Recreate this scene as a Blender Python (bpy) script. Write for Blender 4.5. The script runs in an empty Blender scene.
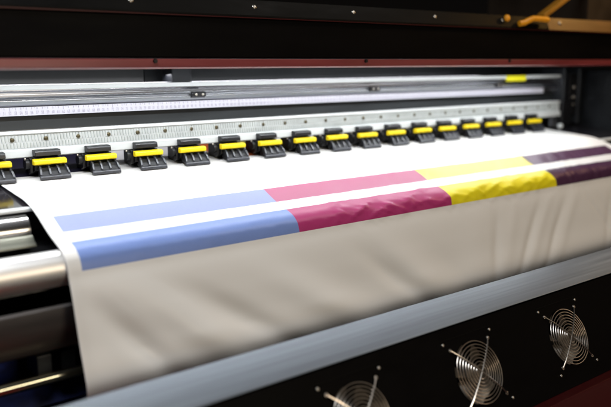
import bpy, bmesh, math, random
from mathutils import Vector, Matrix, noise
random.seed(7)
sc = bpy.context.scene
C = sc.collection
H = 1.2                                   # height of the lens above the floor

# ------------------------------------------------------------------ materials
def new_mat(name, base=(.5, .5, .5), rough=.5, metal=0., spec=.5, coat=0., bump=None, var=None, aniso=None):
    """bump = (scale xyz, strength, distance); var = (scale xyz, low, high) multiplies the base colour"""
    m = bpy.data.materials.new(name); m.use_nodes = True
    nt = m.node_tree; b = nt.nodes['Principled BSDF']
    b.inputs['Base Color'].default_value = (*base, 1)
    b.inputs['Roughness'].default_value = rough
    b.inputs['Metallic'].default_value = metal
    b.inputs['Specular IOR Level'].default_value = spec
    b.inputs['Coat Weight'].default_value = coat
    tc = nt.nodes.new('ShaderNodeTexCoord')
    def tex(scale, detail=4):
        mp = nt.nodes.new('ShaderNodeMapping'); mp.inputs['Scale'].default_value = scale
        nt.links.new(tc.outputs['Object'], mp.inputs['Vector'])
        n = nt.nodes.new('ShaderNodeTexNoise'); n.inputs['Scale'].default_value = 1; n.inputs['Detail'].default_value = detail
        nt.links.new(mp.outputs[0], n.inputs['Vector']); return n
    if var:
        n = tex(var[0]); r = nt.nodes.new('ShaderNodeMapRange')
        r.inputs['From Min'].default_value = .3; r.inputs['From Max'].default_value = .7
        r.inputs['To Min'].default_value = var[1]; r.inputs['To Max'].default_value = var[2]
        nt.links.new(n.outputs['Fac'], r.inputs['Value'])
        mx = nt.nodes.new('ShaderNodeVectorMath'); mx.operation = 'SCALE'
        mx.inputs[0].default_value = base
        nt.links.new(r.outputs[0], mx.inputs['Scale']); nt.links.new(mx.outputs[0], b.inputs['Base Color'])
        r2 = nt.nodes.new('ShaderNodeMapRange')
        r2.inputs['From Min'].default_value = .3; r2.inputs['From Max'].default_value = .7
        r2.inputs['To Min'].default_value = rough * .85; r2.inputs['To Max'].default_value = min(1, rough * 1.2)
        nt.links.new(n.outputs['Fac'], r2.inputs['Value']); nt.links.new(r2.outputs[0], b.inputs['Roughness'])
    if bump:
        n = tex(bump[0]); bp = nt.nodes.new('ShaderNodeBump')
        bp.inputs['Strength'].default_value = bump[1]; bp.inputs['Distance'].default_value = bump[2]
        nt.links.new(n.outputs['Fac'], bp.inputs['Height']); nt.links.new(bp.outputs[0], b.inputs['Normal'])
    return m

M = dict(
    cover=new_mat('cover_paint', (.0016, .0013, .0014), .5, spec=.06, bump=((900, 900, 900), .15, .0004), var=((6, 30, 30), .8, 1.25)),
    ledge=new_mat('ledge_paint', (.003, .0028, .0025), .5, spec=.06, bump=((700, 700, 700), .2, .0004), var=((9, 40, 40), .6, 1.5)),
    red=new_mat('red_lip_paint', (.20, .032, .034), .34, spec=.5, var=((8, 60, 60), .85, 1.15)),
    alu=new_mat('brushed_aluminium', (.50, .51, .545), .27, metal=1., bump=((1.2, 500, 500), .45, .0007), var=((1.3, 150, 150), .45, 1.3)),
    alu_dull=new_mat('dull_aluminium', (.22, .23, .25), .42, metal=1., bump=((2, 700, 700), .25, .0005), var=((3, 120, 120), .75, 1.15)),
    white_metal=new_mat('white_powder_coat', (.62, .645, .65), .38, bump=((900, 900, 900), .1, .0003), var=((10, 60, 60), .94, 1.04)),
    rib=new_mat('rib_metal', (.55, .58, .57), .35, metal=.3, var=((40, 60, 60), .9, 1.08)),
    recess=new_mat('recess_grey', (.035, .036, .035), .5),
    groove=new_mat('dark_groove', (.012, .015, .017), .45, var=((6, 50, 50), .8, 1.2)),
    ruler=new_mat('ruler_white', (.58, .575, .645), .35),
    ink=new_mat('ruler_ink', (.30, .28, .38), .5),
    black=new_mat('black_plastic', (.004, .004, .005), .40, spec=.4, bump=((600, 600, 600), .2, .0004), var=((60, 60, 60), .8, 1.3)),
    grey=new_mat('grey_plastic', (.0075, .008, .010), .36, spec=.45, bump=((500, 500, 500), .25, .0005), var=((80, 80, 80), .7, 1.35)),
    yellow=new_mat('yellow_plastic', (.80, .60, .006), .38, spec=.5, var=((50, 50, 50), .94, 1.05)),
    label=new_mat('yellow_label', (.78, .72, .01), .5),
    platen=new_mat('black_glossy_heater', (.02, .018, .022), .12, spec=.6, bump=((30, 60, 60), .05, .001)),
    steel=new_mat('polished_steel', (.48, .47, .46), .20, metal=1., bump=((2, 500, 500), .08, .0004), var=((2, 90, 90), .9, 1.08)),
    roller=new_mat('satin_roller', (.88, .86, .84), .42, metal=.9, bump=((300, 300, 300), .06, .0003), var=((2, 60, 60), .94, 1.05)),
    brown=new_mat('dark_bronze_cover', (.13, .12, .118), .40, metal=.7, var=((4, 30, 30), .85, 1.15)),
    rod=new_mat('dark_rod', (.46, .46, .36), .16, metal=1.),
    blue=new_mat('blue_plastic', (.005, .024, .22), .4, var=((16, 7, 26), .0, 1.2)),
    housing=new_mat('fan_housing_black', (.0016, .0013, .0013), .5, spec=.05, bump=((900, 900, 900), .2, .0004), var=((14, 30, 30), .8, 1.25)),
    tray=new_mat('tray_grey_blue', (.30, .34, .39), .38, metal=.5, spec=.4, bump=((5, 420, 260), .3, .0005), var=((3, 170, 110), .84, 1.14)),
    redbase=new_mat('dark_red_base', (.035, .002, .003), .4, spec=.2),
    chrome=new_mat('chrome_wire', (.66, .60, .54), .28, metal=1.),
    screw=new_mat('screw_steel', (.42, .39, .35), .34, metal=1.),
    brass=new_mat('dark_brass_screw', (.10, .085, .05), .35, metal=.8),
    fanblade=new_mat('fan_blade_black', (.10, .085, .07), .35, spec=.6),
    orange=new_mat('orange_paint', (.85, .34, .008), .42, var=((20, 20, 20), .85, 1.15)),
    tan=new_mat('tan_lit_ledge', (.17, .075, .015), .45, var=((14, 40, 40), .8, 1.15)),
    sidegrey=new_mat('side_plate_grey', (.016, .018, .022), .42, var=((12, 20, 20), .7, 1.3)),
    olive=new_mat('olive_anodised', (.16, .16, .13), .35, metal=.9, var=((2, 90, 90), .8, 1.2)),
    endpanel=new_mat('end_panel_brown', (.022, .014, .008), .5, var=((8, 8, 8), .7, 1.3)),
    amber=new_mat('amber_lit_stay', (.38, .17, .012), .45, var=((14, 14, 14), .8, 1.2)),  # amber base carries the warm light on the stay
    red_bounce=new_mat('red_bounce_paint', (.60, .03, .02), .5),
    web=new_mat('web_grey', (.032, .034, .042), .33, spec=.5, var=((150, 150, 150), .6, 1.4)),
    floor=new_mat('floor_dark', (.02, .02, .022), .5, var=((3, 3, 3), .7, 1.3)),
)

# ------------------------------------------------------------------ helpers
def link(name, bm, mat, parent=None, smooth=False, bevel=0., world=True):
    """one mesh object; vertices are given relative to the lens foot, z relative to the lens"""
    off = parent_world(parent) if parent else Vector((0, 0, 0))
    for v in bm.verts:
        v.co = v.co + Vector((0, 0, H)) - off
    cen = Vector((0, 0, 0))
    if bm.verts:
        xs = [v.co for v in bm.verts]
        cen = Vector([(min(c[i] for c in xs) + max(c[i] for c in xs)) / 2 for i in range(3)])
        for v in bm.verts: v.co -= cen
    me = bpy.data.meshes.new(name)
    bmesh.ops.recalc_face_normals(bm, faces=bm.faces)
    if smooth:
        for f in bm.faces: f.smooth = True
    bm.to_mesh(me); bm.free()
    o = bpy.data.objects.new(name, me); C.objects.link(o)
    me.materials.append(mat)
    o.parent = parent; o.location = cen
    if smooth:
        for e in me.edges: pass
        me.set_sharp_from_angle(angle=math.radians(38))
    if bevel:
        b = o.modifiers.new('bevel', 'BEVEL'); b.width = bevel; b.segments = 2; b.limit_method = 'ANGLE'; b.angle_limit = math.radians(35)
    return o

def parent_world(p):
    v = Vector((0, 0, 0))
    while p is not None:
        v = v + p.location; p = p.parent
    return v

def empty(name, loc, parent=None):
    o = bpy.data.objects.new(name, None); C.objects.link(o)
    o.empty_display_size = .05
    o.parent = parent
    o.location = Vector(loc) + Vector((0, 0, H)) - (parent_world(parent) if parent else Vector((0, 0, 0)))
    return o

def tag(o, label, cat, group=None, kind=None):
    if label: o['label'] = label
    if cat: o['category'] = cat
    if group: o['group'] = group
    if kind: o['kind'] = kind
    return o

def box(bm, x0, x1, y0, y1, z0, z1):
    vs = [bm.verts.new(p) for p in ((x0, y0, z0), (x1, y0, z0), (x1, y1, z0), (x0, y1, z0), (x0, y0, z1), (x1, y0, z1), (x1, y1, z1), (x0, y1, z1))]
    for f in ((0, 1, 2, 3), (4, 7, 6, 5), (0, 4, 5, 1), (1, 5, 6, 2), (2, 6, 7, 3), (3, 7, 4, 0)):
        bm.faces.new([vs[i] for i in f])
    return bm

def prism(bm, prof, x0, x1):
    """closed polygon of (y, z) extruded along x"""
    a = [bm.verts.new((x0, y, z)) for y, z in prof]; b = [bm.verts.new((x1, y, z)) for y, z in prof]
    n = len(prof)
    for i in range(n):
        j = (i + 1) % n
        bm.faces.new((a[i], a[j], b[j], b[i]))
    bm.faces.new(a[::-1]); bm.faces.new(b)
    return bm

def cyl(bm, p, q, r, seg=24, r2=None):
    p, q = Vector(p), Vector(q); d = (q - p); L = d.length; d.normalize()
    u = d.orthogonal().normalized(); w = d.cross(u)
    r2 = r if r2 is None else r2
    A = [bm.verts.new(p + (u * math.cos(t) + w * math.sin(t)) * r) for t in [2 * math.pi * i / seg for i in range(seg)]]
    B = [bm.verts.new(q + (u * math.cos(t) + w * math.sin(t)) * r2) for t in [2 * math.pi * i / seg for i in range(seg)]]
    for i in range(seg):
        j = (i + 1) % seg; bm.faces.new((A[i], A[j], B[j], B[i]))
    bm.faces.new(A[::-1]); bm.faces.new(B)
    return bm

def tube(bm, pts, r, seg=8, closed=False):
    pts = [Vector(p) for p in pts]; n = len(pts); rings = []
    up = None
    for i, p in enumerate(pts):
        if closed: d = pts[(i + 1) % n] - pts[i - 1]
        else: d = pts[min(i + 1, n - 1)] - pts[max(i - 1, 0)]
        d.normalize()
        up = d.orthogonal().normalized() if up is None else (up - d * up.dot(d)).normalized()
        w = d.cross(up)
        rings.append([bm.verts.new(p + (up * math.cos(t) + w * math.sin(t)) * r) for t in [2 * math.pi * k / seg for k in range(seg)]])
    m = n if closed else n - 1
    for i in range(m):
        a, b = rings[i], rings[(i + 1) % n]
        for k in range(seg):
            bm.faces.new((a[k], a[(k + 1) % seg], b[(k + 1) % seg], b[k]))
    if not closed:
        bm.faces.new(rings[0][::-1]); bm.faces.new(rings[-1])
    return bm

def dome(bm, c, nrm, r, h, seg=12):
    """a pan head screw: a low rounded button standing on a surface with normal nrm"""
    c, n = Vector(c), Vector(nrm).normalized(); u = n.orthogonal().normalized(); w = n.cross(u)
    prev = None
    for (rr, hh) in ((1, -.3), (1, .35), (.8, .8), (.45, 1.)):
        ring = [bm.verts.new(c + (u * math.cos(t) + w * math.sin(t)) * r * rr + n * h * hh) for t in [2 * math.pi * k / seg for k in range(seg)]]
        if prev:
            for k in range(seg): bm.faces.new((prev[k], prev[(k + 1) % seg], ring[(k + 1) % seg], ring[k]))
        prev = ring
    bm.faces.new(prev)
    return bm

def B(): return bmesh.new()
X0, X1 = -.35, 2.22

# ------------------------------------------------------------------ floor
bm = B(); box(bm, -8, 12, -4, 12, -H - .1, -H)
tag(link('floor', bm, M['floor']), 'dark workshop floor under the printer', None, kind='structure')

# ------------------------------------------------------------------ printer
P = empty('wide_format_printer', (1.0, 1.45, -H))
tag(P, 'wide black and silver printer with a row of yellow tabbed clamps along its rail', 'printer')

# top cover: a black box section with a red lip below and a sloping ledge above
link('cover_front', prism(B(), [(1.17, .005), (1.17, .077), (1.62, .090), (1.62, .004)], X0, 2.75), M['cover'], P, bevel=.0025)
lip = link('red_lip', prism(B(), [(1.1665, .0035), (1.1665, -.0105), (1.172, -.0135), (1.185, -.0135), (1.185, .0035)], X0, 2.75), M['red'], P, bevel=.001)
for x in (.104, .594, 1.082, 1.571): link('cap_screw', cyl(B(), (x, 1.1668, 0), (x, 1.1625, 0), .0036, 12), M['black'], lip)
ledge = link('upper_ledge', prism(B(), [(1.166, .079), (1.1665, .083), (1.181, .112), (1.20, .114), (1.6, .116), (1.6, .094)], X0, 1.735), M['ledge'], P, bevel=.001)
for x in (.058, .308, .558, .806, 1.054, 1.302, 1.548):
    link('ledge_screw', dome(B(), (x, 1.1765, .098), (0, -.9, .45), .0055, .004), M['screw'], ledge, smooth=True)
link('ridge_trim', prism(B(), [(1.164, .0772), (1.164, .0792), (1.172, .0792), (1.172, .0782)], X0, 2.75), M['redbase'], P)
tl = link('end_ledge', prism(B(), [(1.168, .080), (1.181, .112), (1.20, .114), (1.6, .116), (1.6, .094)], 1.738, 2.75), M['tan'], P, bevel=.001)  # tan colour stands in for warm light on the ledge's end
link('ledge_screw', dome(B(), (1.795, 1.1765, .099), (0, -.9, .45), .006, .004), M['screw'], tl, smooth=True)
# orange catch on the ledge and the lid stay behind it
hk = link('orange_catch', tube(B(), [(1.602, 1.164, .092), (1.616, 1.160, .094), (1.630, 1.158, .100), (1.650, 1.158, .1055), (1.685, 1.158, .1055), (1.712, 1.158, .1045)], .0075, 12), M['orange'], P, smooth=True)
link('catch_bolt', dome(B(), (1.556, 1.168, .104), (0, -1, .3), .0085, .006), M['orange'], hk, smooth=True)
bm = B()
a, b = Vector((1.765, 1.215, .117)), Vector((2.02, 1.26, .215)); d = (b - a).normalized()
s = Vector((0, 1, 0)); w = d.cross(s).normalized()
vs = [bm.verts.new(p + s * sy * .012 + w * sw * .006) for p in (a, b) for sy, sw in ((-1, -1), (1, -1), (1, 1), (-1, 1))]
for f in ((0, 1, 2, 3), (7, 6, 5, 4), (0, 4, 5, 1), (1, 5, 6, 2), (2, 6, 7, 3), (3, 7, 4, 0)): bm.faces.new([vs[i] for i in f])
link('lid_stay', bm, M['amber'], P, bevel=.001)
link('lid_end_panel', prism(B(), [(1.24, .117), (1.24, .21), (1.6, .26), (1.6, .117)], 2.03, 2.75), M['endpanel'], P)

# unseen baffle added to keep the led light off the silver strip
link('added_light_baffle', box(B(), -.1, 2.1, 1.2235, 1.2255, -.0130, .0042), M['alu_dull'], P)

# print head rail: a stepped aluminium beam
beam = link('head_rail', prism(B(), [(1.46, -.0440), (1.46, -.165), (1.432, -.165), (1.432, -.1005), (1.412, -.1005), (1.412, -.0835),
        (1.405, -.080), (1.399, -.0725), (1.401, -.068), (1.407, -.0655), (1.407, -.0575), (1.399, -.0545), (1.399, -.0445), (1.409, -.0442), (1.44, -.0440)], X0, 2.16), M['alu'], P, bevel=.0006)
link('rear_panel', box(B(), X0, .765, 1.56, 1.57, -.15, .003), M['recess'], P)
link('rear_panel', box(B(), .775, 2.2, 1.575, 1.585, -.15, .003), M['groove'], P)
link('cable_block', box(B(), .805, .855, 1.50, 1.55, -.06, -.005), M['sidegrey'], P, bevel=.003)
link('rail_lit_edge', box(B(), X0, 2.158, 1.3965, 1.3988, -.0525, -.0440), M['white_metal'], P, bevel=.0005)  # white trim added to imitate light on the rail's upper chamfer
link('rail_groove', box(B(), X0, 2.16, 1.424, 1.4315, -.1275, -.1015), M['groove'], P)
rl = link('ruler', box(B(), X0, 2.081, 1.4075, 1.4115, -.1000, -.0842), M['ruler'], P, bevel=.0004)
# centimetre marks and figures of the ruler
cu = bpy.data.curves.new('figures', 'FONT'); cu.size = .0085; cu.align_x = 'CENTER'; cu.space_character = 1.0
bm = B()
for i in range(0, 205):
    x = .02 + .01 * i
    long = (i % 10 == 0)
    box(bm, x - .0004, x + .0004, 1.4069, 1.4073, -.0885 if not long else -.0905, -.0845)
    if i % 2 == 0:
        x5 = x + .005
        box(bm, x5 - .00025, x5 + .00025, 1.4069, 1.4073, -.0868, -.0845)
link('ruler_ticks', bm, M['ink'], rl)
bm = B()
fo = bpy.data.objects.new('tmp_font', cu); C.objects.link(fo)
for i in range(0, 205):
    cu.body = str(i + 12)
    dg = bpy.context.evaluated_depsgraph_get(); dg.update()
    me = bpy.data.meshes.new_from_object(fo.evaluated_get(dg))
    me.transform(Matrix.Translation((.02 + .01 * i, 1.4070, -.0975)) @ Matrix.Rotation(math.pi / 2, 4, 'X') @ Matrix.Scale(.62, 4, (1, 0, 0)))
    bm.from_mesh(me); bpy.data.meshes.remove(me)
bpy.data.objects.remove(fo); bpy.data.curves.remove(cu)
link('ruler_figures', bm, M['ink'], rl)
# clips on the rail and the yellow label
for x in (.294, .809, 1.326, 1.838):
    k = link('rail_clip', prism(B(), [(1.3985, -.0635), (1.390, -.066), (1.390, -.074), (1.3985, -.0775)], x - .017, x + .017), M['black'], P, bevel=.001)
    link('clip_screw', dome(B(), (x - .007, 1.390, -.070), (0, -1, 0), .003, .0015), M['screw'], k, smooth=True)
    link('clip_screw', dome(B(), (x + .009, 1.390, -.070), (0, -1, 0), .003, .0015), M['screw'], k, smooth=True)
link('yellow_label', prism(B(), [(1.3985, -.0600), (1.3955, -.0600), (1.3955, -.0440), (1.3985, -.0440)], 1.872, 1.968), M['label'], P)
link('rail_end_cap', box(B(), 2.161, 2.172, 1.385, 1.47, -.17, -.02), M['sidegrey'], P, bevel=.002)

# ribbed white plate above the clamps
plate = link('ribbed_plate', prism(B(), [(1.423, -.1285), (1.383, -.1255), (1.3815, -.1275), (1.3815, -.1315), (1.3850, -.1320), (1.3850, -.1580), (1.3800, -.1590), (1.3790, -.1610), (1.3790, -.1735), (1.3815, -.1750), (1.423, -.1750)], X0, 2.14), M['white_metal'], P, bevel=.0006)
bm = B()
x = X0 + .004; i = 0
while x < 2.13:
    for z0, z1, o in ((-.1570, -.1475, 0.), (-.1450, -.1335, .0030)):
        a = [(x + o, z0), (x + o + .0024, z0), (x + o + .0014, z1), (x + o - .001, z1)]
        f = [bm.verts.new((px, 1.3825, pz)) for px, pz in a] + [bm.verts.new((px, 1.3852, pz)) for px, pz in a]
        for q in ((0, 1, 2, 3), (0, 4, 5, 1), (1, 5, 6, 2), (2, 6, 7, 3), (3, 7, 4, 0)): bm.faces.new([f[t] for t in q])
    x += .0060
link('rib', bm, M['rib'], plate)['kind'] = 'stuff'
x = .413 - .0618 * 6
while x < 2.1:
    link('plate_screw', dome(B(), (x, 1.3835, -.1415), (0, -1, 0), .0042, .0022), M['brass'], plate, smooth=True)
    x += .0618

# the clamps
def clamp(x):
    c = empty('pinch_clamp', (x, 1.37, -.18), P)
    link('bracket', prism(B(), [(1.3785, -.1600), (1.3650, -.1612), (1.3630, -.1645), (1.3620, -.1715), (1.3785, -.1735)], x - .0250, x + .0230), M['grey'], c, bevel=.0012)
    bm = B()
    prism(bm, [(1.3785, -.1740), (1.366, -.1745), (1.364, -.197), (1.385, -.207), (1.42, -.205), (1.42, -.1765)], x - .0265, x + .0245)
    link('body', bm, M['black'], c, bevel=.0015)
    # spring drum and lever that stick out on the left
    bm = B(); cyl(bm, (x - .0405, 1.377, -.186), (x - .0272, 1.377, -.186), .0095, 20)
    link('spring_drum', bm, M['black'], c, smooth=True)
    lv = link('lever', prism(B(), [(1.372, -.1742), (1.366, -.177), (1.3675, -.201), (1.380, -.206), (1.384, -.180)], x - .0335, x - .0285), M['black'], c, bevel=.0008)
    bm = B(); box(bm, x - .041, x - .0375, 1.379, 1.382, -.184, -.1755)
    link('lever_screw', dome(B(), (x - .040, 1.3745, -.1765), (0, -1, .2), .0022, .0015), M['screw'], lv, smooth=True)
    bm.free()
    g = prism(B(), [(1.3625, -.1758), (1.3535, -.1768), (1.3515, -.1790), (1.3515, -.1850), (1.3535, -.1868), (1.3625, -.1868)], x - .0315, x + .0295)
    link('yellow_grip', g, M['yellow'], c, bevel=.0012)
    # foot: a ribbed shoe that slopes down to the sheet and widens at the front
    bm = B()
    rows = [(1.366, -.1872, .0235), (1.358, -.1920, .0250), (1.350, -.1985, .0265), (1.3435, -.2055, .0280), (1.341, -.2125, .0285)]
    top = [[bm.verts.new((x + .0035 + sx * hw, y, z)) for sx in (-1, 1)] for y, z, hw in rows]
    bot = [[bm.verts.new((x + .0035 + sx * hw, y + .004, z - .0045 if k < 4 else z - .0010)) for sx in (-1, 1)] for k, (y, z, hw) in enumerate(rows)]
    for k in range(4):
        bm.faces.new((top[k][0], top[k][1], top[k + 1][1], top[k + 1][0]))
        bm.faces.new((bot[k][0], bot[k + 1][0], bot[k + 1][1], bot[k][1]))
        for sx in (0, 1): bm.faces.new((top[k][sx], top[k + 1][sx], bot[k + 1][sx], bot[k][sx]))
    bm.faces.new((top[0][0], bot[0][0], bot[0][1], top[0][1])); bm.faces.new((top[4][0], top[4][1], bot[4][1], bot[4][0]))
    foot = link('foot', bm, M['grey'], c, bevel=.0010)
    bm = B()
    for q in (-1.5, -.5, .5, 1.5):          # raised webs on the shoe
        w = .0016
        v = []
        for (y, z, hw), lift in zip(rows[:4], (.002, .0045, .005, .003)):
            xc = x + .0035 + q * hw * .62
            v.append([bm.verts.new((xc - w, y, z)), bm.verts.new((xc - w, y - .001, z + lift)), bm.verts.new((xc + w, y - .001, z + lift)), bm.verts.new((xc + w, y, z))])
        for k in range(3):
            for t in range(3): bm.faces.new((v[k][t], v[k][t + 1], v[k + 1][t + 1], v[k + 1][t]))
        bm.faces.new(v[0]); bm.faces.new(v[3][::-1])
    link('foot_web', bm, M['web'], foot)
    link('toe', prism(B(), [(1.3455, -.2050), (1.3415, -.2058), (1.3395, -.2085), (1.3395, -.2130), (1.3440, -.2130)], x - .0248, x + .0318), M['web'], foot, bevel=.001)
    bm = B(); cyl(bm, (x - .019, 1.3655, -.2035), (x + .023, 1.3655, -.2035), .0065, 20)
    link('pinch_roller', bm, M['black'], c, smooth=True)
    return c
first = clamp(.371)
first['group'] = 'clamps along the rail'
kids = list(first.children)
for k in range(1, 17):
    n = first.copy(); C.objects.link(n); n.parent = P
    n.location = first.location + Vector((.1 * k + random.uniform(-.0008, .0008), 0, random.uniform(-.0004, .0004)))
    n.rotation_euler = (0, 0, random.uniform(-.012, .012))
    for ch in kids:
        c2 = ch.copy(); C.objects.link(c2); c2.parent = n
        for g in ch.children:
            g2 = g.copy(); C.objects.link(g2); g2.parent = c2

# heater plate, profiles and rollers under the sheet
link('heater_plate', prism(B(), [(1.75, -.164), (1.352, -.2178), (1.203, -.2325), (1.203, -.2385), (1.352, -.2245), (1.75, -.172)], X0, 2.30), M['platen'], P)
link('plate_edge', prism(B(), [(1.2025, -.2315), (1.196, -.2340), (1.195, -.2385), (1.2025, -.2390)], X0, 2.30), M['white_metal'], P, bevel=.0008)
prof = []
for t in range(0, 13):
    a = math.radians(100 + 95 * t / 12)
    prof.append((1.200 + .030 * math.cos(a), -.2685 + .027 * math.sin(a)))
prof += [(1.20, -.279), (1.215, -.279), (1.215, -.244)]
link('steel_profile', prism(B(), prof, X0, .3685), M['steel'], P, smooth=True)
link('olive_strip', prism(B(), [(1.165, -.2700), (1.160, -.2725), (1.146, -.2835), (1.146, -.2865), (1.20, -.289), (1.20, -.2800)], X0, .368), M['olive'], P, bevel=.0008)
link('front_roller', cyl(B(), (X0, 1.0745, -.3060), (2.14, 1.0745, -.3060), .0275, 64), M['roller'], P, smooth=True)
link('under_tray', prism(B(), [(1.195, -.292), (1.105, -.330), (1.10, -.345), (1.30, -.36), (1.30, -.292)], X0, 2.14), M['black'], P)
prof = [(1.053, -.3565), (1.050, -.360), (1.050, -.385), (1.056, -.405), (1.068, -.428), (1.09, -.44), (1.10, -.44), (1.10, -.372), (1.06, -.358)]
link('lower_cover', prism(B(), prof, X0, 2.14), M['brown'], P, smooth=True)
for x in (.12, .335, .372, .46): link('cover_foot', box(B(), x, x + .022, 1.08, 1.13, -.475, -.4405), M['sidegrey'], P, bevel=.001)
link('tension_rod', cyl(B(), (X0, 1.062, -.470), (2.14, 1.062, -.470), .0085, 32), M['rod'], P, smooth=True)
link('take_up_tube', cyl(B(), (X0, 1.05, -.545), (2.14, 1.05, -.545), .021, 40), M['black'], P, smooth=True)
link('lower_panel', prism(B(), [(1.16, -.44), (1.16, -.66), (1.175, -.66), (1.175, -.44)], X0, .33), M['blue'], P)
link('lower_panel', prism(B(), [(1.12, -.507), (1.10, -.53), (1.11, -.54), (1.13, -.515)], .27, .62), M['blue'], P)
link('frame_beam', box(B(), X0, 2.2, 1.3, 1.42, -1.0, -.40), M['cover'], P, bevel=.004)
for x in (-.25, 2.0):
    link('leg', box(B(), x, x + .10, 1.28, 1.44, -H, -1.0), M['cover'], P, bevel=.004)

# right end of the machine
link('side_plate', prism(B(), [(1.39, -.022), (1.39, -.205), (1.62, -.175), (1.62, -.022)], 2.255, 2.27), M['sidegrey'], P, bevel=.002)
sp = link('end_bracket', box(B(), 2.205, 2.2545, 1.395, 1.41, -.175, -.040), M['black'], P, bevel=.002)
for z in (-.085, -.118, -.142):
    link('bracket_screw', dome(B(), (2.235, 1.395, z), (0, -1, 0), .007 if z > -.13 else .004, .004), M['screw'], sp, smooth=True)
link('drive_block', box(B(), 2.145, 2.20, 1.375, 1.45, -.205, -.130), M['black'], P, bevel=.003)
link('end_housing', prism(B(), [(1.10, -.255), (1.16, -.16), (1.30, -.03), (1.60, -.03), (1.60, -.40), (1.10, -.40)], 2.335, 2.75), M['sidegrey'], P, bevel=.004)
link('white_knob', dome(B(), (2.130, 1.372, -.207), (0, -1, .3), .0085, .010, 20), M['white_metal'], P, smooth=True)
link('edge_guide', box(B(), 2.085, 2.115, 1.372, 1.384, -.208, -.176), M['alu_dull'], P, bevel=.001)

# ------------------------------------------------------------------ printed sheet
S_PROF = [(1.75, -.1590), (1.60, -.1800), (1.48, -.1972), (1.349, -.2140), (1.272, -.2200), (1.202, -.2270), (1.162, -.2390), (1.135, -.2510), (1.108, -.2625), (1.085, -.2700), (1.070, -.2745), (1.058, -.2800),
          (1.048, -.2890), (1.0425, -.3020), (1.0395, -.3150), (1.0340, -.3310), (1.0225, -.3740), (1.0110, -.4170), (1.0003, -.4500), (.9945, -.4740), (.9945, -.4790), (.9968, -.5000), (.998, -.530), (.998, -.570), (.998, -.62)]
def catmull(pts, n):
    out = []
    for i in range(len(pts) - 1):
        p0 = Vector(pts[max(i - 1, 0)]); p1 = Vector(pts[i]); p2 = Vector(pts[i + 1]); p3 = Vector(pts[min(i + 2, len(pts) - 1)])
        # centripetal-like tangents to avoid overshoot on uneven spacing
        d0 = max((p1 - p0).length, 1e-6); d1 = (p2 - p1).length; d2 = max((p3 - p2).length, 1e-6)
        m1 = (p2 - p1) / d1 if i == 0 else ((p1 - p0) / d0 * d1 + (p2 - p1) / d1 * d0) / (d0 + d1)
        m2 = (p2 - p1) / d1 if i == len(pts) - 2 else ((p2 - p1) / d1 * d2 + (p3 - p2) / d2 * d1) / (d1 + d2)
        k = max(2, int(d1 / n))
        for j in range(k):
            t = j / k
            h00 = 2 * t**3 - 3 * t**2 + 1; h10 = t**3 - 2 * t**2 + t; h01 = -2 * t**3 + 3 * t**2; h11 = t**3 - t**2
            out.append(p1 * h00 + m1 * d1 * h10 + p2 * h01 + m2 * d1 * h11)
    out.append(Vector(pts[-1])); return out
curve = catmull(S_PROF, .0035)
arc = [0.]
for i in range(1, len(curve)): arc.append(arc[-1] + (curve[i] - curve[i - 1]).length)
def arc_at_y(y):
    for i in range(1, len(curve)):
        if curve[i].x <= y:
            t = (curve[i - 1].x - y) / (curve[i - 1].x - curve[i].x); return arc[i - 1] + t * (arc[i] - arc[i - 1])
s0 = arc_at_y(1.349)                       # arc length zero: under the clamps
bars = [(arc_at_y(1.1535), arc_at_y(1.1115)), (arc_at_y(1.0815), arc_at_y(1.0412))]
sdr = arc_at_y(1.0412)                     # start of the hanging part
def smooth(a, b, t):
    t = min(1, max(0, (t - a) / (b - a))); return t * t * (3 - 2 * t)
FOLDS = [  # x at the fold's top, run per metre of drop, half width, amplitude, start drop, end drop
    (.375, .75, .022, -.0042, -.03, .30), (.455, .95, .034, .0050, .0, .30),
    (.500, 1.30, .030, -.0045, -.01, .30), (.66, 1.35, .045, .0048, .0, .30), (.80, 1.1, .05, -.002, .02, .30),
    (.895, 1.1, .026, -.0034, -.01, .30), (.975, .95, .035, .0030, .0, .30), (1.10, .7, .03, -.0014, .0, .30),
    (1.20, .2, .03, -.0020, .0, .30), (1.30, -.1, .03, .0016, .0, .30),
    (1.385, -.30, .016, -.0060, -.03, .30), (1.455, -.5, .022, .0030, -.02, .30),
    (1.560, -.75, .015, -.0075, -.03, .30), (1.600, -.8, .018, .0030, -.02, .30), (1.672, -.80, .015, -.0075, -.03, .30),
    (1.715, -.8, .018, .0030, -.02, .30), (1.715, .8, .008, -.0036, -.02, .30), (1.765, .75, .009, -.0030, -.02, .30), (1.88, -.5, .014, -.004, -.02, .3)]
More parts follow.
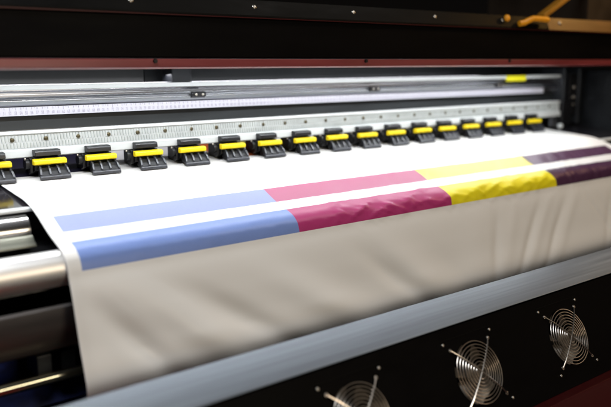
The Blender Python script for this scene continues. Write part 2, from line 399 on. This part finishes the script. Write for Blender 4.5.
def wob(x, s):
    d = 0.
    drop = s - sdr
    pn = noise.noise
    # soft lift of the flat part
    d += .0006 * pn(Vector((x * 5, s * 9, 3)))
    # ripple lines across the far half, above the roller
    far = smooth(.78, 1.0, x)
    wtop = smooth(-.17, -.10, drop) * (1 - smooth(-.03, .03, drop))
    d += (.25 + .75 * far) * wtop * (.0022 * pn(Vector((x * 20 + s * 9, s * 16, 1))) + .0010 * pn(Vector((x * 43 + s * 15, s * 20, 5))))
    # sharp puckers where the sheet bends over the roller
    wp = math.exp(-((drop + .028) / .030) ** 2)
    r1 = 1 - abs(pn(Vector((x * 15 + s * 30, s * 18, 7)))) * 2.2; r2 = 1 - abs(pn(Vector((x * 31 - s * 50, s * 30, 9)))) * 2.2
    d += (.12 + .88 * far) * wp * (.0050 * (r1 - .5) + .0024 * (r2 - .5)) * (1 - .75 * smooth(1.58, 1.66, x))
    # purple end: regular small gathers
    d += smooth(1.5, 1.66, x) * wtop * .0004 * math.sin(x * 210 + 2 * math.sin(x * 37) + s * 25)
    d += (1 - far) * wp * .0006 * pn(Vector((x * 7, s * 14, 2)))
    # long pull folds of the hanging part
    for xt, k, w, a, b0, b1 in FOLDS:
        wf = smooth(b0, b0 + (.17 if xt < 1.2 else .09), drop)
        wf *= 1 - .6 * smooth(.13, .18, drop)
        if wf <= 0: continue
        dd = x - (xt + k * max(drop, -.03))
        d += a * (2.3 if xt < 1.15 else .5) * wf * math.exp(-(dd / (w * (1.2 if xt < 1.2 else 1.))) ** 2)
    if drop > -.02:
        d += .0013 * smooth(-.02, .05, drop) * pn(Vector((x * 6 - drop * 6, drop * 5, 8)))
    if -.12 < drop < .12 and d < 0: d *= 1 - .8 * smooth(-.12, -.08, drop) * (1 - smooth(.0, .12, drop))
    # edge curl on the near edge
    d += .002 * math.exp(-((x - .376) / .012) ** 2) * smooth(-.05, .05, drop)
    return d
XL, XR, NX = .376, 2.060, 560
bm = B(); uvl = bm.loops.layers.uv.new('sheet')
grid = []
for j, p in enumerate(curve):
    a = curve[max(j - 1, 0)]; b = curve[min(j + 1, len(curve) - 1)]
    t = (b - a).normalized(); nrm = Vector((t.y, -t.x)) if False else Vector((-(-t.y), -t.x))
    # outward normal: up on the flat part, towards the operator on the hanging part
    nrm = Vector((t.y, -t.x)); 
    row = []
    for i in range(NX + 1):
        x = XL + (XR - XL) * i / NX
        w = wob(x, arc[j])
        under = 1 - smooth(.02, .07, arc[j] - s0)     # kept flat under the clamps
        w *= 1 - under
        q = p + nrm * w
        row.append(bm.verts.new((x, q.x, q.y)))
    grid.append(row)
for j in range(len(curve) - 1):
    for i in range(NX):
        f = bm.faces.new((grid[j][i], grid[j][i + 1], grid[j + 1][i + 1], grid[j + 1][i])); f.smooth = True
        for lp, (ii, jj) in zip(f.loops, ((i, j), (i + 1, j), (i + 1, j + 1), (i, j + 1))):
            lp[uvl].uv = (XL + (XR - XL) * ii / NX, arc[jj])
m = bpy.data.materials.new('printed_sheet'); m.use_nodes = True
nt = m.node_tree; pb = nt.nodes['Principled BSDF']; N = nt.nodes.new; L = nt.links.new
uv = N('ShaderNodeUVMap'); uv.uv_map = 'sheet'
sep = N('ShaderNodeSeparateXYZ'); L(uv.outputs[0], sep.inputs[0])
def mth(op, a, b=None):
    n = N('ShaderNodeMath'); n.operation = op
    for i, v in enumerate((a, b)):
        if v is None: continue
        if isinstance(v, (int, float)): n.inputs[i].default_value = v
        else: L(v, n.inputs[i])
    return n.outputs[0]
U, V = sep.outputs[0], sep.outputs[1]
def rng(src, a, b):
    return mth('MULTIPLY', mth('GREATER_THAN', src, a), mth('LESS_THAN', src, b))
def mix(col_a, col_b, fac):
    n = N('ShaderNodeMix'); n.data_type = 'RGBA'
    L(fac, n.inputs['Factor'])
    for k, v in ((6, col_a), (7, col_b)):
        if isinstance(v, tuple): n.inputs[k].default_value = (*v, 1)
        else: L(v, n.inputs[k])
    return n.outputs[2]
WHITE = (.80, .785, .765)
INKS = [(.398, .808, (.17, .255, .56)), (.808, 1.226, (.40, .030, .15)), (1.226, 1.622, (.80, .69, .012)), (1.622, 2.03, (.06, .021, .055))]
col = WHITE
ink = mth('MAXIMUM', rng(V, *bars[0]), rng(V, *bars[1]))
ikc = (.5, .5, .5)
UPPER_COLS = [(.215, .255, .455), (.36, .048, .145), (.70, .60, .09), (.075, .032, .07)]      # paler colours for the upper row
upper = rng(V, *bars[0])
for (a, b, c), t in zip(INKS, UPPER_COLS): ikc = mix(ikc, mix(c, t, upper), rng(U, a, b))
ink = mth('MULTIPLY', ink, rng(U, .398, 2.03))
# slight mottling of the ink film
mp = N('ShaderNodeMapping'); mp.inputs['Scale'].default_value = (220, 500, 1); L(uv.outputs[0], mp.inputs[0])
nz = N('ShaderNodeTexNoise'); nz.inputs['Scale'].default_value = 1; L(mp.outputs[0], nz.inputs['Vector'])
mr = N('ShaderNodeMapRange'); mr.inputs['To Min'].default_value = .93; mr.inputs['To Max'].default_value = 1.07; L(nz.outputs['Fac'], mr.inputs['Value'])
sv = N('ShaderNodeVectorMath'); sv.operation = 'SCALE'; L(ikc, sv.inputs[0]); L(mr.outputs[0], sv.inputs['Scale'])
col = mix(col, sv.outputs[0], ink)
# finished print at the rear, under the carriage; dark patches imitate shadow
b1 = mth('MULTIPLY', rng(V, s0 - .30, s0 - .035), rng(U, .86, .955)); col = mix(col, (.52, .10, .02), b1)
b2 = mth('MULTIPLY', rng(V, s0 - .30, s0 - .035), rng(U, .965, 1.04)); col = mix(col, (.22, .20, .05), b2)
far_shade = mth('MULTIPLY', rng(V, s0 - .30, s0 - .035), rng(U, 1.37, 1.60)); col = mix(col, (.03, .02, .03), far_shade)  # shadow painted into the sheet colour
near_shade = mth('MULTIPLY', rng(V, s0 - .30, s0 - .035), rng(U, .376, .60)); col = mix(col, (.012, .010, .03), near_shade)  # painted shadow behind the nearest clamps
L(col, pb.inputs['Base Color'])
pb.inputs['Roughness'].default_value = .40
pb.inputs['Specular IOR Level'].default_value = .35
mp2 = N('ShaderNodeMapping'); mp2.inputs['Scale'].default_value = (480, 480, 1); L(uv.outputs[0], mp2.inputs[0])
nz2 = N('ShaderNodeTexNoise'); nz2.inputs['Scale'].default_value = 1; L(mp2.outputs[0], nz2.inputs['Vector'])
bp = N('ShaderNodeBump'); bp.inputs['Strength'].default_value = .2; bp.inputs['Distance'].default_value = .0003
L(nz2.outputs['Fac'], bp.inputs['Height']); L(bp.outputs[0], pb.inputs['Normal'])
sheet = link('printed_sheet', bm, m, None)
sol = sheet.modifiers.new('thickness', 'SOLIDIFY'); sol.thickness = .0004; sol.offset = -1
tag(sheet, 'white sheet printed with blue, pink, yellow and purple blocks, hanging over the roller', 'printed sheet')

# ------------------------------------------------------------------ fan unit in front
AX = math.radians(62)
D = Vector((0, -math.cos(AX), -math.sin(AX)))      # down the panel
NN = Vector((0, -math.sin(AX), math.cos(AX)))      # out of the panel
T0 = Vector((0, .775, -.434))                      # front top corner
TE = T0 + Vector((0, .0802, .0141))                # rear edge of the silver strip
UP = Vector((0, -.1736, .985))
F = empty('drying_fan_unit', (1.0, .80, -H))
tag(F, 'black slanted fan housing with round wire grilles under a silver edge strip', 'fan unit')
def yz(p): return (p.y, p.z)
pan = [yz(T0 + D * .004), yz(T0 + D * .175), yz(T0 + D * .175 - NN * .058), yz(T0 + D * .004 - NN * .058)]
FX0, FX1 = -.25, 2.30
# the panel has round openings: built as a sheet with holes, in front of a box
def panel():
    bm = B(); cx = [.419, .683, .9480, 1.2115, 1.475, 1.740, 2.004]
    x = FX0; R = .0535; seg = 40
    def pt(x, v, dep=0.): 
        q = T0 + D * v - NN * dep; return bm.verts.new((x, q.y, q.z))
    va, vb, vc = .004, .0882, .175
    prev = FX0
    for c in cx:
        l, r = c - .066, c + .066
        f = [pt(prev, va), pt(l, va), pt(l, vc), pt(prev, vc)]; bm.faces.new(f)
        sq = []
        for k in range(seg):
            a = 2 * math.pi * k / seg; ca, sa = math.cos(a), math.sin(a)
            m_ = max(abs(ca), abs(sa)); hx, hy = ca / m_, sa / m_
            oy = vb + hy * (.0842 if hy < 0 else .0868)
            sq.append((pt(c + hx * .066, oy), pt(c + ca * R, vb + sa * R), pt(c + ca * R, vb + sa * R, .012)))
        for k in range(seg):
            a, b = sq[k], sq[(k + 1) % seg]
            bm.faces.new((a[0], b[0], b[1], a[1])); bm.faces.new((a[1], b[1], b[2], a[2]))
        prev = r
    bm.faces.new([pt(prev, va), pt(FX1, va), pt(FX1, vc), pt(prev, vc)])
    return bm, cx
bm, FC = panel()
link('front_panel', bm, M['housing'], F)
bm = B()
prism(bm, [yz(T0 + D * .006 - NN * .036), yz(T0 + D * .175 - NN * .036), yz(T0 + D * .175 - NN * .085), yz(TE - UP * .016), yz(TE - UP * .0035), yz(T0 + D * .006 - NN * .012)], FX0, FX1)
link('rear_box', bm, M['housing'], F)
link('red_reflector', box(B(), FX0, .36, .74, .95, -.640, -.630), M['red_bounce'], F, bevel=.001)  # unseen, added so the front roller reflects red
bm = B()
prism(bm, [yz(T0), yz(T0 + D * .0012), yz(T0 + D * .0012 - NN * .004), yz(T0 - UP * .0025 + Vector((0, .006, 0))), yz(TE - UP * .0025), yz(TE - UP * .014), yz(TE - UP * .014 + Vector((0, .0015, 0))), yz(TE + Vector((0, .0015, 0.0003)))], FX0, FX1)
link('silver_strip', bm, M['tray'], F, bevel=.0008)
rb = [yz(T0 + D * .1755 + NN * .004), yz(T0 + D * .182 + NN * .030), yz(T0 + D * .260 + NN * .034), yz(T0 + D * .270 - NN * .06), yz(T0 + D * .1755 - NN * .06)]
link('red_base', prism(B(), rb, FX0, FX1), M['redbase'], F, bevel=.002)
for x in (-.2, 2.2):
    link('stand_leg', box(B(), x, x + .05, .66, .74, -H, -.66), M['housing'], F, bevel=.003)

def pp(x, v, u, out):    # point on the panel: centre x, across u, down v
    q = T0 + D * v + NN * out; return Vector((x + u, q.y, q.z))
def fan(c):
    v0 = .0882
    e = empty('cooling_fan', pp(c, v0, 0, 0), F)
    # mounting frame edge: a thin raised seam around the opening
    bm = B()
    q = [pp(c, v0 - .0672, -.064, .0), pp(c, v0 - .0672, .064, .0), pp(c, v0 - .0660, .064, .0), pp(c, v0 - .0660, -.064, .0)]
    lo = [bm.verts.new(p_ - NN * .001) for p_ in q]; hi = [bm.verts.new(p_ + NN * .0009) for p_ in q]
    bm.faces.new(hi); bm.faces.new(lo[::-1])
    for k in range(4): bm.faces.new((lo[k], lo[(k + 1) % 4], hi[(k + 1) % 4], hi[k]))
    link('mounting_edge', bm, M['ledge'], e)
    g = B()
    rings = [.0520, .0462, .0404, .0346, .0288, .0230, .0172, .0114]
    for r in rings:
        tube(g, [pp(c, v0 + r * math.sin(t), r * math.cos(t), .0040 + .0035 * (1 - (r / .052) ** 2)) for t in [2 * math.pi * k / 56 for k in range(56)]], .00085, 6, closed=True)
    for du, dv in ((1, -1), (1, 1)):
        pts = []
        for k in range(-10, 11):
            q = k / 10 * .0485; rr = abs(q) * 1.414
            if rr < .054: out = .0058 + .0035 * (1 - (rr / .052) ** 2)
            else: out = .0052 - (rr - .054) * .25
            pts.append(pp(c, v0 + q * dv, q * du, max(out, .0018)))
        tube(g, pts, .00115, 8)
    for su in (-1, 1):
        for sv_ in (-1, 1):      # eyelets at the ends of the cross wires
            ctr = (.0485 * su, .0485 * sv_)
            tube(g, [pp(c, v0 + ctr[1] + .0026 * math.sin(t), ctr[0] + .0026 * math.cos(t), .0014) for t in [2 * math.pi * k / 14 for k in range(14)]], .0008, 6, closed=True)
    link('wire_grille', g, M['chrome'], e, smooth=True)
    for su in (-1, 1):
        for sv_ in (-1, 1):
            link('screw', dome(B(), pp(c, v0 + sv_ * .060, su * .060, .0), NN, .0031, .0026), M['screw'], e, smooth=True)
            link('screw', dome(B(), pp(c, v0 + sv_ * .0485, su * .0485, .0), NN, .0024, .0032), M['screw'], e, smooth=True)
    h = B(); cyl(h, pp(c, v0, 0, -.030), pp(c, v0, 0, -.010), .017, 32)
    link('hub', h, M['fanblade'], e, smooth=True)
    bm = B()
    for k in range(7):
        a0 = 2 * math.pi * k / 7 + c * 3
        gr = []
        for i in range(6):
            r = .0165 + (.050 - .0165) * i / 5
            row = []
            for j in range(6):
                t = a0 + (j / 5) * (.62 + .1 * i / 5) + .25 * i / 5
                row.append(bm.verts.new(pp(c, v0 + r * math.sin(t), r * math.cos(t), -.012 - .012 * (j / 5))))
            gr.append(row)
        for i in range(5):
            for j in range(5): bm.faces.new((gr[i][j], gr[i + 1][j], gr[i + 1][j + 1], gr[i][j + 1]))
    link('blade', bm, M['fanblade'], e, smooth=True)
    return e
f0 = fan(FC[0])
f0['group'] = 'fans along the housing'
for c in FC[1:]:
    n = f0.copy(); C.objects.link(n); n.parent = F; n.location = f0.location + Vector((c - FC[0], 0, 0))
    for ch in f0.children:
        c2 = ch.copy(); C.objects.link(c2); c2.parent = n

# ------------------------------------------------------------------ lamps
def area(name, loc, target, sx, sy, power, colr):
    l = bpy.data.lights.new(name, 'AREA'); l.shape = 'RECTANGLE'; l.size = sx; l.size_y = sy; l.energy = power; l.color = colr
    o = bpy.data.objects.new(name, l); C.objects.link(o)
    o.location = Vector(loc) + Vector((0, 0, H))
    d = Vector(target) - Vector(loc)
    o.rotation_euler = d.to_track_quat('-Z', 'Y').to_euler()
    return o
# led strip under the cover
o = area('led_strip', (.98, 1.239, .0020), (.98, 1.245, -.30), 2.1, .006, 6.8, (.93, .97, 1.))
# ceiling panels over the machine
area('ceiling_panel', (.08, .78, .98), (.35, .92, -.35), .9, .4, 13.5, (.93, .97, 1.))
area('ceiling_panel_rear', (2.2, .3, 1.6), (1.4, .9, -.4), .6, .6, 10, (1., .93, .85))
# warm workshop lamp at the far end
area('warm_lamp', (2.5, .9, .55), (1.8, 1.2, .1), .12, .12, 1.7, (1., .55, .16))
area('warm_lamp_front', (2.9, -.5, .12), (1.2, 1.17, -.2), .25, .25, .8, (1., .72, .48))
area('rear_led_strip', (.95, 1.52, -.03), (.95, 1.50, -.2), 1.9, .02, 1.6, (.93, .93, 1.))
# soft light of the room behind the photographer
area('room_light', (1.0, -1.6, .42), (1.1, 1.0, -.35), .9, .7, 21, (1., .85, .65))

w = bpy.data.worlds.new('World'); sc.world = w; w.use_nodes = True
w.node_tree.nodes['Background'].inputs[0].default_value = (.5, .42, .38, 1)
w.node_tree.nodes['Background'].inputs[1].default_value = .006

# ------------------------------------------------------------------ camera
cam = bpy.data.cameras.new('camera'); co = bpy.data.objects.new('camera', cam); C.objects.link(co)
co.matrix_world = Matrix(((.784866, .117175, -.608487, 0), (-.619666, .148413, -.770706, 0), (0, .981959, .189093, H), (0, 0, 0, 1)))
cam.sensor_width = 36; cam.lens = 740 / 611 * 36
cam.clip_start = .02; cam.clip_end = 100
cam.dof.use_dof = True; cam.dof.focus_distance = 1.42; cam.dof.aperture_fstop = 1.9; cam.dof.aperture_blades = 7
sc.camera = co
sc.view_settings.view_transform = 'Standard'; sc.view_settings.look = 'None'; sc.view_settings.gamma = 1; sc.view_settings.exposure = 0
sc.cycles.use_denoising = True
sc.cycles.max_bounces = 8
sc.cycles.sample_clamp_indirect = 6
